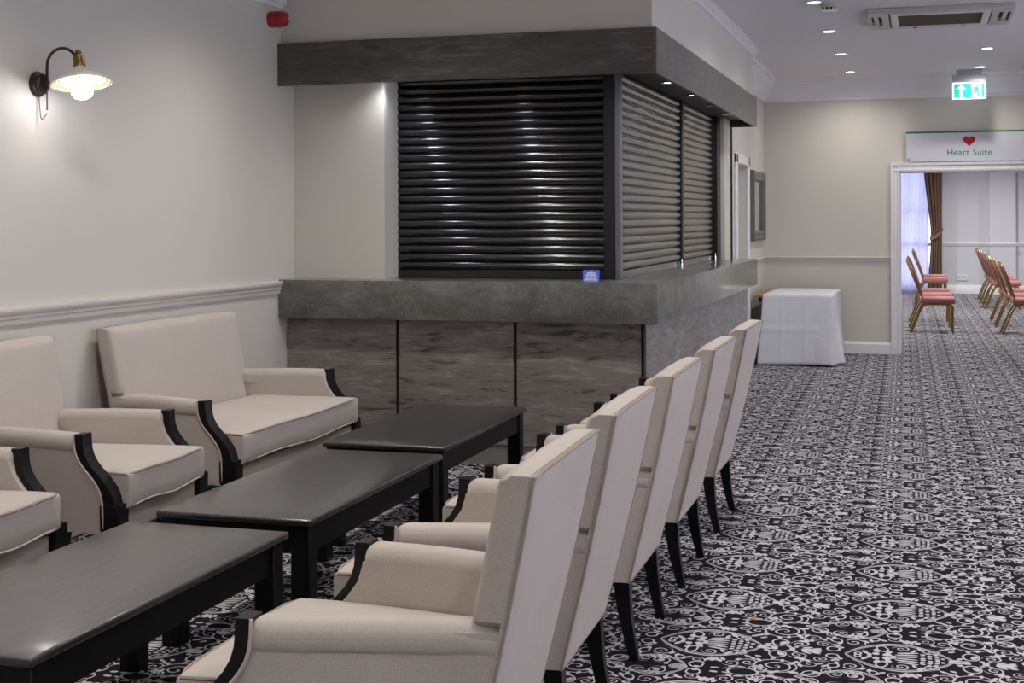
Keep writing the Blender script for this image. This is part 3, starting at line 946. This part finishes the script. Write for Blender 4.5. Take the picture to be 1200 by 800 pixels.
chair = make_seat('armchair', 'x', 'armchair', .36, 'armchairs of the right-hand row')
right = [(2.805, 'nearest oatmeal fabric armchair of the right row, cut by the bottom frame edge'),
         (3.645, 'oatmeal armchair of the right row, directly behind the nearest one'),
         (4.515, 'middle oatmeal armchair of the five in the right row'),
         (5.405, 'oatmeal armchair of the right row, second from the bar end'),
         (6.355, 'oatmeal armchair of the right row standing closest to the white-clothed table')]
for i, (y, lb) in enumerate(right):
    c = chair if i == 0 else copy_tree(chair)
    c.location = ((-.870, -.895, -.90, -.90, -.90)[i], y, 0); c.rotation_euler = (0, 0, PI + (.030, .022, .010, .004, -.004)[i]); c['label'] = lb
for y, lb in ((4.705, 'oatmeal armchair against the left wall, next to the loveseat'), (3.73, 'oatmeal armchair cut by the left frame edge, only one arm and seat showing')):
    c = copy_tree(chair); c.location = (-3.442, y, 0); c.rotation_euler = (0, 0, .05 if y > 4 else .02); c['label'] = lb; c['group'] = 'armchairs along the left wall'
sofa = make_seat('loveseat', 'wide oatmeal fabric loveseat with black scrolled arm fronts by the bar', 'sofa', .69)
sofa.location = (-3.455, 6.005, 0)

# ------------------------------------------------------------------ coffee tables
def make_table():
    t = empty('coffee_table', (0, 0, 0), 0, 'x', 'table', 'black coffee tables in a line')
    MB().rbox((0, 0, .4385), (.277, .632, .0115), .008, (4, 10, 1)).build('tabletop', M_TABLE, t)
    for s in (-1, 1):
        MB().box(s * .238, s * .256, -.60, .60, .335, .427).build('apron', M_TABLELEG, t)
        MB().box(-.24, .24, s * .592, s * .610, .335, .427).build('apron', M_TABLELEG, t)
        for q in (-1, 1):
            MB().box(s * .266, s * .200, q * .615, q * .549, 0, .427, .003).build('leg', M_TABLELEG, t)
    return t
ct = make_table()
tabs = [(-2.138, 3.175, 0, 'black wooden coffee table in the left foreground, nearest of the three'), (-2.145, 4.595, .004, 'black wooden coffee table in the middle of the three'), (-2.205, 6.020, .008, 'black wooden coffee table nearest the bar')]
for i, (x, y, a, lb) in enumerate(tabs):
    c = ct if i == 0 else copy_tree(ct)
    c.location = (x, y, 0); c.rotation_euler = (0, 0, a); c['label'] = lb

# ------------------------------------------------------------------ wall lamp
LY = 5.03
lamp = empty('wall_lamp', (XL, LY, 1.985), 0, 'black gooseneck wall lamp with ribbed cream saucer shade and lit bulb', 'wall lamp')
RX = Matrix.Rotation(PI / 2, 4, 'Y')
MB().lathe([(.001, 0), (.054, 0), (.055, .010), (.050, .018), (.044, .020), (.044, .034), (.038, .040), (.001, .040)], 32, RX).build('backplate', M_BRONZE, lamp)
arc = [(.052, 0, -.012), (.052, 0, .06)]
for i in range(1, 13):
    a = PI - (PI * .86) * i / 12
    arc.append((.127 + .075 * math.cos(a), 0, .075 + .075 * math.sin(a)))
MB().tube(arc, .0065, 10).build('gooseneck', M_BRONZE, lamp)
MB().tube([(.052, 0, .01), (.052, 0, -.112)], .0038, 8).build('pull_rod', M_BRONZE, lamp)
MB().tube([(.03, 0, 0), (.062, 0, 0)], [.016, .010], 12).build('swivel', M_BRONZE, lamp)
cord = []
for i in range(17):
    t = i / 16
    cord.append((.012 + .04 * t * t, .004 * math.sin(t * 6), -.05 - .10 * math.sin(PI * (t ** .8) * .72)))
MB().tube(cord, .0022, 6).build('cord', M_CORD, lamp)
tilt = Matrix.Translation((.212, 0, .076)) @ Vector((0, 0, 1)).rotation_difference(Vector((-.185, .111, 1)).normalized()).to_matrix().to_4x4()
MB().lathe([(.001, .062), (.012, .062), (.014, .056), (.014, .050), (.008, .046), (.008, .040), (.022, .036), (.024, .030), (.024, .004), (.026, .0), (.026, -.006), (.018, -.008)], 24, tilt).build('socket', M_BRASS, lamp)
sh_out = [(.018, -.004), (.022, -.012), (.030, -.020), (.060, -.038), (.095, -.058), (.126, -.078), (.128, -.082)]
sho = MB().lathe(sh_out + [(.126, -.083), (.125, -.081)], 48, tilt).build('shade', M_SHADEOUT, lamp)
inner = [(.1255, -.0815)]
for i in range(1, 41):
    t = i / 40; r = .1255 - (.1255 - .020) * t
    z = -.0815 + (.0815 - .0185) * t - .0010 + .0022 * math.cos(t * 2 * PI * 7)
    inner.append((r, z - .0015))
MB().lathe(inner, 48, tilt).build('shade_lining', M_SHADEIN, sho)
MB().lathe([(.001, -.150), (.018, -.149), (.034, -.142), (.043, -.128), (.045, -.112), (.041, -.092), (.031, -.066), (.022, -.044), (.018, -.026), (.014, -.012), (.001, -.010)], 32, tilt).build('bulb', M_BULB, lamp)

# ------------------------------------------------------------------ red fire sounder on the left wall
fa = empty('fire_sounder', (XL, 7.22, 2.565), 0, 'red cylindrical fire alarm sounder high on the left wall', 'alarm')
MB().lathe([(.001, 0), (.046, 0), (.048, .012), (.046, .030), (.044, .034)], 28, RX).build('base', M_RED, fa)
MB().lathe([(.044, .034), (.048, .038), (.048, .070), (.045, .074), (.045, .082), (.042, .098), (.030, .110), (.012, .115), (.001, .116)], 28, RX).build('horn', M_RED, fa)
MB().lathe([(.001, .1205), (.005, .120), (.007, .113)], 12, RX).build('lens', M_WHITEPL, fa)

# ------------------------------------------------------------------ ceiling fittings
sd = empty('smoke_detector', (-.615, 9.55, ZC), 0, 'white round smoke detector on the ceiling by the downlights', 'detector')
MB().lathe([(.001, 0), (.062, 0), (.064, -.012), (.058, -.018), (.046, -.020)], 28).build('base', M_BEIGEPL, sd)
MB().lathe([(.046, -.020), (.046, -.030), (.038, -.030), (.038, -.040)], 28).build('cage', M_DARK, sd)
MB().lathe([(.044, -.040), (.042, -.050), (.024, -.058), (.001, -.060)], 28).build('cap', M_WHITEPL, sd)
for i in range(10):
    a = 2 * PI * i / 10
    MB().box(-.004, .004, .036, .047, -.042, -.020).build('rib', M_WHITEPL, sd).rotation_euler = (0, 0, a)

ac = empty('air_conditioner', (.107, 10.26, ZC), 0, 'cream ceiling cassette air unit with brown centre grille', 'air conditioner')
# ring-shaped fascia
X0, X1, Y0, Y1 = .488, .345, .440, .372
for ya, yb_ in ((-Y0, -Y1), (Y1, Y0)): MB().box(-X0, X0, ya, yb_, -.034, 0, .006).build('frame_rail', M_BEIGEPL, ac)
for s in (-1, 1):
    for bx_ in ((.470, X0, -Y1, Y1), (.345, .395, -Y1, Y1), (.395, .470, -Y1, -.23), (.395, .470, .23, Y1)):
        MB().box(s * bx_[0], s * bx_[1], bx_[2], bx_[3], -.034, 0).build('end_plate', M_BEIGEPL, ac)
    MB().box(s * .396, s * .469, -.23, .23, -.006, 0).build('vent_slot', M_DARK, ac)
    MB().box(s * .420, s * .452, -.222, .222, -.030, -.026, .002).build('louvre', M_BEIGEPL, ac)
gr = [MB().box(a_, b_, c_, d_, -.040, -.012, .004).build('grille_frame', M_WHITEPL, ac) for a_, b_, c_, d_ in ((-.335, .335, -.362, -.30), (-.335, .335, .30, .362), (-.335, -.285, -.30, .30), (.285, .335, -.30, .30))]
MB().box(-.342, .342, -.370, .370, -.010, 0).build('plenum', M_DARK, ac)
MB().box(-.285, .285, -.30, .30, -.026, -.018).build('filter', M_GRILLE, ac)
bars = MB()
for i in range(24): bars.box(-.285, .285, -.30 + .6 * (i + .3) / 24, -.30 + .6 * (i + .62) / 24, -.033, -.026)
tag(bars.build('grille_bars', M_GRILLE, ac), kind='stuff')
for x in (-.17, .17): MB().box(x - .014, x + .014, .325, .345, -.044, -.040).build('latch', M_DARK, ac)

# exit sign hung from the ceiling
ex = empty('exit_sign', (.423, 14.17, ZC), 0, 'lit green exit sign with white arrow and running figure hung from ceiling', 'sign')
MB().box(-.158, .158, -.03, .03, -.125, -.050, .004).build('housing', M_EXITBOX, ex)
MB().box(-.12, .12, -.02, .02, -.052, 0).build('mount', M_EXITBOX, ex)
MB().box(-.158, .158, -.012, .012, -.290, -.123, .003).build('light_panel', M_EXITW, ex)
MB().box(-.142, .142, -.0145, -.0125, -.276, -.138).build('green_face', M_EXITG, ex)
def flat(poly, y, name, mat, parent, t=.0012):
    return MB().prism([(p_[0] * 1.04, p_[1] - .030) for p_ in poly], 'y', y, y - t).build(name, mat, parent)
flat([(-.072, -.118), (-.022, -.168), (-.047, -.168), (-.058, -.157), (-.058, -.236), (-.086, -.236), (-.086, -.157), (-.097, -.168), (-.122, -.168)], -.0145, 'arrow', M_EXITW, ex)
flat([(.020, -.112), (.112, -.112), (.112, -.242), (.020, -.242)], -.0145, 'door_symbol', M_EXITW, ex)
def limb(pts, w):
    L_, R_ = [], []
    for i, p in enumerate(pts):
        a = Vector(pts[max(0, i - 1)]); b_ = Vector(pts[min(len(pts) - 1, i + 1)])
        d = (b_ - a).normalized(); nrm = Vector((-d.y, d.x)) * w * 1.45
        L_.append((p[0] + nrm.x, p[1] + nrm.y)); R_.append((p[0] - nrm.x, p[1] - nrm.y))
    return L_ + R_[::-1]
man = MB()
for poly in ([(.064 + .011 * math.cos(a * PI / 6), -.128 + .011 * math.sin(a * PI / 6)) for a in range(12)],
             limb([(.060, -.142), (.066, -.182)], .011), limb([(.066, -.180), (.086, -.196), (.080, -.224), (.100, -.226)], .006),
             limb([(.064, -.180), (.052, -.206), (.024, -.214)], .006), limb([(.058, -.146), (.036, -.156), (.028, -.176)], .005), limb([(.066, -.146), (.084, -.166), (.100, -.158)], .005)):
    man.prism([(p_[0] * 1.04, p_[1] - .030) for p_ in poly], 'y', -.0157, -.0168)
man.build('running_figure', M_EXITG, ex)

# ------------------------------------------------------------------ sign over the doorway
SCX = .432
sg = empty('room_sign', (SCX, YE, 1.966), 0, 'white acrylic sign reading Heart Suite with red heart over the doorway', 'sign')
MB().box(-.610, .610, -.034, -.026, 0, .292, .001).build('panel', M_ACRYL, sg)
MB().box(-.612, .612, -.036, -.024, .290, .306).build('top_edge', M_GREEN, sg)
for x in (-.585, .585):
    for z in (.030, .262):
        MB().lathe([(.010, -.026), (.010, .002), (.012, .005), (.008, .009), (.001, .010)], 14, Matrix.Translation((x, -.034, z)) @ Matrix.Rotation(PI / 2, 4, 'X')).build('screw', M_CHROME, sg)
hp = []
for i in range(40):
    t = 2 * PI * i / 40
    hp.append((.0037 * 16 * math.sin(t) ** 3, .208 + .0037 * (13 * math.cos(t) - 5 * math.cos(2 * t) - 2 * math.cos(3 * t) - math.cos(4 * t))))
MB().prism(hp, 'y', -.0345, -.0365).build('heart', M_REDHEART, sg)
cu = bpy.data.curves.new('lettering', 'FONT'); cu.body = 'Heart Suite'; cu.size = .090; cu.align_x = 'CENTER'; cu.extrude = .0008
cu.space_character = 1.04
tmp = bpy.data.objects.new('tmp', cu); link(tmp)
dg = bpy.context.evaluated_depsgraph_get(); dg.update()
me = bpy.data.meshes.new_from_object(tmp.evaluated_get(dg))
bpy.data.objects.remove(tmp)
me.transform(Matrix.Translation((0, -.0355, .062)) @ Matrix.Rotation(PI / 2, 4, 'X'))
me.materials.clear(); me.materials.append(M_GREENTXT)
tag(link(bpy.data.objects.new('lettering', me), sg), kind='stuff')

# ------------------------------------------------------------------ mirror on the passage wall
mr = empty('wall_mirror', (XP, 13.86, 1.52), 0, 'small wall mirror in a carved tarnished silver frame past the passage door', 'mirror')
MB().box(.004, .012, -.42, .42, -.27, .27).build('glass', M_MIRROR, mr)
def frame_bar(ax, c, a, b, sg_):
    pr = [(0, 0), (.022, 0), (.040, .022), (.032, .050), (.046, .075), (.040, .10), (0, .105)]
    mb = MB()
    if ax == 'z': mb.prism([(q, c + sg_ * (p - .0)) for q, p in pr], 'z', a, b)
    else: mb.prism([(q, c + sg_ * p) for q, p in pr], 'y', a, b)
    return mb
frame_bar('z', -.40, -.345, .345, -1).build('frame_side', M_SILVER, mr)
frame_bar('z', .40, -.345, .345, 1).build('frame_side', M_SILVER, mr)
frame_bar('y', .245, -.505, .505, 1).build('frame_rail', M_SILVER, mr)
frame_bar('y', -.245, -.505, .505, -1).build('frame_rail', M_SILVER, mr)
for sy in (-1, 1):
    for sz in (-1, 1):
        MB().lathe([(.001, .052), (.02, .050), (.036, .040), (.042, .0)], 10, Matrix.Translation((0, sy * .445, sz * .29)) @ RX).build('corner_boss', M_SILVER, mr)

# ------------------------------------------------------------------ folding table and its white cloth
TX0, TX1, TY0, TY1, TZ = -1.50, -.835, 13.17, 14.42, .675
tb = empty('trestle_table', ((TX0 + TX1) / 2, (TY0 + TY1) / 2, 0), 0, 'wooden table under the white cloth, bare varnished edge showing by the bar', 'table')
hx, hy = (TX1 - TX0) / 2, (TY1 - TY0) / 2
MB().box(-hx - .06, hx - .012, -hy + .012, hy - .012, TZ - .028, TZ - .004, .003).build('tabletop', M_WOODTOP, tb)
for sx_ in (-1, 1):
    for sy in (-1, 1):
        MB().tube([(sx_ * (hx - .06), sy * (hy - .10), TZ - .03), (sx_ * (hx - .05), sy * (hy - .08), 0)], .016, 10).build('leg', M_BLACKLEG, tb)
MB().box(-hx - .02, -hx + .0, -hy + .04, hy - .04, TZ - .075, TZ - .029).build('rail', M_BLACKLEG, tb)
# cloth: top, and a skirt with soft folds on front, right and back
cl = MB(); nper = []
def skirt_pt(s, t):
    """s runs front-left -> front-right -> right side -> back; t 0 top .. 1 hem"""
    Lx, Ly = TX1 - TX0 - .02, TY1 - TY0
    x0 = TX0 + .02
    rr = .035
    tot = Lx + Ly
    d = s * tot
    fold = math.sin(d * 15.0) * .010 + math.sin(d * 33 + 1) * .004
    fl = t ** 1.3
    if d < Lx:
        f = d / Lx
        x = x0 + d; y = TY0
        out = (fold * .45 + .010) * fl
        x -= .055 * fl * (1 - f) ** 1.5
        x += .018 * fl * f ** 4
        y -= out + .03 * fl * max(0, f - .75) / .25
    else:
        e = d - Lx
        x = TX1; y = TY0 + e
        k = math.exp(-((e - .02) / .10) ** 2)
        x += (fold * 1.6 + .030) * fl + .05 * fl * math.exp(-((e - .32) / .14) ** 2) - .012 * fl * math.exp(-((e - .16) / .05) ** 2)
        y -= .03 * fl * k
    hem = .008 + .020 * (1 if d < Lx else .6) * (.5 + .5 * math.sin(d * 4.2 + .6)) * (d / Lx if d < Lx else 1)
    z = TZ - (TZ - hem) * t
    # pressed fold lines from the ironing
    if abs(t - .50) < .012 and d < Lx * .8: y -= .007
    for q_ in (.30, .62):
        if abs(d / Lx - q_) < .02: y -= .006 * (1 - abs(d / Lx - q_) / .02) * min(1, t * 3)
    if d < Lx: y -= .012 * math.exp(-((d / Lx - (1 - t * .9)) / .05) ** 2) * max(0, .6 - t)
    return (x, y, z)
NS, NT = 120, 26
rows = []
for j in range(NT + 1):
    rows.append([skirt_pt(i / NS, j / NT) for i in range(NS + 1)])
v_, f_ = [], []
for r_ in rows: v_ += r_
for j in range(NT):
    for i in range(NS):
        a = j * (NS + 1) + i
        f_.append((a, a + 1, a + NS + 2, a + NS + 1))
cl.add(v_, f_)
# top with the same border
n = 12; v_, f_ = [], []
for j in range(n + 1):
    for i in range(n + 1):
        fx_, fy_ = i / n, j / n
        v_.append((TX0 + .02 + (TX1 - TX0 - .02) * fx_, TY0 + (TY1 - TY0) * fy_, TZ + .002 * math.sin(fx_ * 5) * math.sin(fy_ * 7)))
for j in range(n):
    for i in range(n):
        a = j * (n + 1) + i; f_.append((a, a + 1, a + n + 2, a + n + 1))
cl.add(v_, f_)
clo = cl.build('tablecloth', M_CLOTH, None, 55)
tag(clo, 'white linen tablecloth hanging to the carpet over the table by the end wall', 'tablecloth')
sm = clo.modifiers.new('thickness', 'SOLIDIFY'); sm.thickness = .002

# ------------------------------------------------------------------ banquet chairs in the far room
def make_banquet():
    t = empty('banquet_chair', (0, 0, 0), 0, 'x', 'chair', 'gold framed banquet chairs')
    # local +x forward, origin under the rear feet centre
    for s in (-1, 1):
        y = s * .19
        pts = [(0, y, 0), (.05, y, .12), (.105, y, .26), (.150, y, .335), (.20, y, .352), (.42, y, .352), (.470, y, .340), (.487, y, .31), (.490, y, 0)]
        MB().tube(pts, .0115, 8).build('leg_frame', M_GOLD, t)
        pts = [(.155, y, .34), (.13, y * 1.02, .45), (.085, y * 1.05, .60), (.04, y * 1.02, .72), (.005, y * .86, .81), (-.018, y * .5, .855), (-.024, 0, .868)]
        MB().tube(pts, .0115, 8).build('back_frame', M_GOLD, t)
    MB().tube([(.455, -.19, .345), (.455, .19, .345)], .010, 8).build('cross_bar', M_GOLD, t)
    MB().tube([(.16, -.19, .345), (.16, .19, .345)], .010, 8).build('cross_bar', M_GOLD, t)
    MB().rbox((.315, 0, .395), (.205, .205, .036), .026, (5, 5, 2)).build('seat', M_PINK, t)
    # waisted oval upholstered back following the frame
    rings = []
    def xb(z): return .155 - (z - .34) * .33 - .12 * max(0, z - .6) ** 1.2
    N = 14
    def outline(th, grow, dx):
        ring = []
        for i in range(28):
            a = 2 * PI * i / 28
            yy = .172 * math.copysign(abs(math.cos(a)) ** .75, math.cos(a)) * grow
            zz = .655 + .195 * math.copysign(abs(math.sin(a)) ** .85, math.sin(a)) * grow
            ring.append((xb(zz) + dx, yy, zz))
        return ring
    bk = MB().loft([outline(0, .35, .030), outline(0, .75, .026), outline(0, .95, .016), outline(0, 1, .004), outline(0, 1, -.006)])
    bk.build('back_pad', M_PINK, t)
    MB().loft([outline(0, 1.0, -.007), outline(0, .97, -.014), outline(0, .6, -.018)]).build('back_shell', M_CHAIRBACK, t)
    return t
bc = make_banquet()
spots = [(-.17, 17.52), (-.19, 18.5), (-.20, 19.55), (-.16, 23.2), (-.17, 24.3),
         (.885, 17.55), (.86, 18.60), (.85, 19.70), (.885, 22.2), (.88, 23.1), (.875, 24.0), (.87, 24.8)]
blab = ['rose and gold banquet chair nearest the doorway, left group of the far room',
        'rose and gold banquet chair second in the nearer left group through the doorway',
        'rose and gold banquet chair third and last of the nearer left group',
        'rose and gold banquet chair standing alone behind the left group, below the drape',
        'rose and gold banquet chair hidden mostly behind the far left one, closest to the voile',
        'rose and gold banquet chair nearest the doorway, right group at the frame edge',
        'rose and gold banquet chair second in the nearer right group at the frame edge',
        'rose and gold banquet chair third in the nearer right group at the frame edge',
        'rose and gold banquet chair first of the farther right row by the far wall',
        'rose and gold banquet chair second of the farther right row by the far wall',
        'rose and gold banquet chair third of the farther right row by the far wall',
        'rose and gold banquet chair farthest in the right row by the far wall']
for i, (x, y) in enumerate(spots):
    c = bc if i == 0 else copy_tree(bc)
    c.location = (x, y, 0); c.rotation_euler = (0, 0, random.uniform(-.03, .03)); c['label'] = blab[i]
    c['group'] = 'banquet chairs left of the far room' if i < 5 else 'banquet chairs right of the far room'

# ------------------------------------------------------------------ curtains and socket
def curtain(name, x_top, x_mid, x_bot, y, z0, z1, zt, waves, amp, mat, label, cat):
    """pleated hanging cloth; (left,right) at top, at the tie and at the hem"""
    NX, NZ = waves * 10, 40
    v_, f_ = [], []
    for j in range(NZ + 1):
        z = z1 + (z0 - z1) * j / NZ
        if z > zt:
            k = ss(zt, z1, z); k = k ** .8
            a = x_mid[0] + (x_top[0] - x_mid[0]) * k; b = x_mid[1] + (x_top[1] - x_mid[1]) * k
        else:
            k = ss(zt, z0, z)
            a = x_mid[0] + (x_bot[0] - x_mid[0]) * k; b = x_mid[1] + (x_bot[1] - x_mid[1]) * k
        for i in range(NX + 1):
            t = i / NX
            v_.append((a + (b - a) * t, y + amp * math.sin(t * waves * 2 * PI) + amp * .35 * math.sin(t * waves * 4.6 + z * 1.5), z))
    for j in range(NZ):
        for i in range(NX):
            q = j * (NX + 1) + i; f_.append((q, q + 1, q + NX + 2, q + NX + 1))
    o = MB().add(v_, f_).build(name, mat, None, 80)
    m = o.modifiers.new('thickness', 'SOLIDIFY'); m.thickness = .004
    return tag(o, label, cat)
curtain('voile_curtain', (-1.72, .10), (-1.72, .06), (-1.72, .08), YF - .10, .02, 2.60, 1.0, 26, .016, M_SHEER, 'sheer pale voile curtain over the far room window', 'curtain')
dr = curtain('drape', (-.03, .31), (.105, .30), (.055, .30), YF - .20, .03, 2.60, 1.08, 5, .030, M_DRAPE, 'brown floor-length drape tied back beside the voile curtain', 'curtain')
tie = []
for i in range(17):
    a = i / 16
    tie.append((.085 + .235 * a, YF - .265 + .06 * a * a, 1.015 + .06 * a + .12 * a ** 3))
rings = [[(p[0], p[1], p[2] - .035 - .012 * math.sin(PI * i / 16)), (p[0], p[1] - .010, p[2] - .035), (p[0], p[1] - .010, p[2] + .035), (p[0], p[1], p[2] + .035)] for i, p in enumerate(tie)]
MB().loft(rings).build('tieback', simple('tan_tieback', (.22, .13, .07), .7), dr)
so = empty('wall_socket', (.646, YF, .297), 0, 'white double wall socket under the far room dado rail', 'socket')
MB().box(-.095, .095, -.014, 0, -.058, .058, .005).build('face_plate', M_WHITEPL, so)
for x in (-.045, .045):
    for dx, dz in ((0, .022), (-.014, -.002), (.014, -.002)): MB().box(x + dx - .004, x + dx + .004, -.0155, -.013, dz - .008, dz + .008).build('pin_hole', M_DARK, so)

# ------------------------------------------------------------------ scraps on the carpet
def scrap(name, x, y, mat, label):
    bm_ = bmesh.new(); bmesh.ops.create_icosphere(bm_, subdivisions=1, radius=.0085)
    for v in bm_.verts: v.co = (v.co.x * 1.5 * random.uniform(.8, 1.2), v.co.y * random.uniform(.8, 1.2), v.co.z * .5 + .0045)
    o = MB().bm(bm_).build(name, mat); o.location = (x, y, 0); tag(o, label, 'litter')
scrap('scrap', -.578, 4.81, M_ORANGE, 'tiny orange scrap lying on the patterned carpet')
scrap('scrap', -2.08, 4.83, M_YELLOW, 'tiny yellow scrap on the carpet between the coffee tables')

# ------------------------------------------------------------------ to metres
done = set()
for o in list(scene.objects):
    o.location = o.location * S
    if o.type == 'MESH' and o.data.name not in done:
        done.add(o.data.name)
        o.data.transform(Matrix.Scale(S, 4))
    for m in o.modifiers:
        if m.type == 'SOLIDIFY': m.thickness *= S
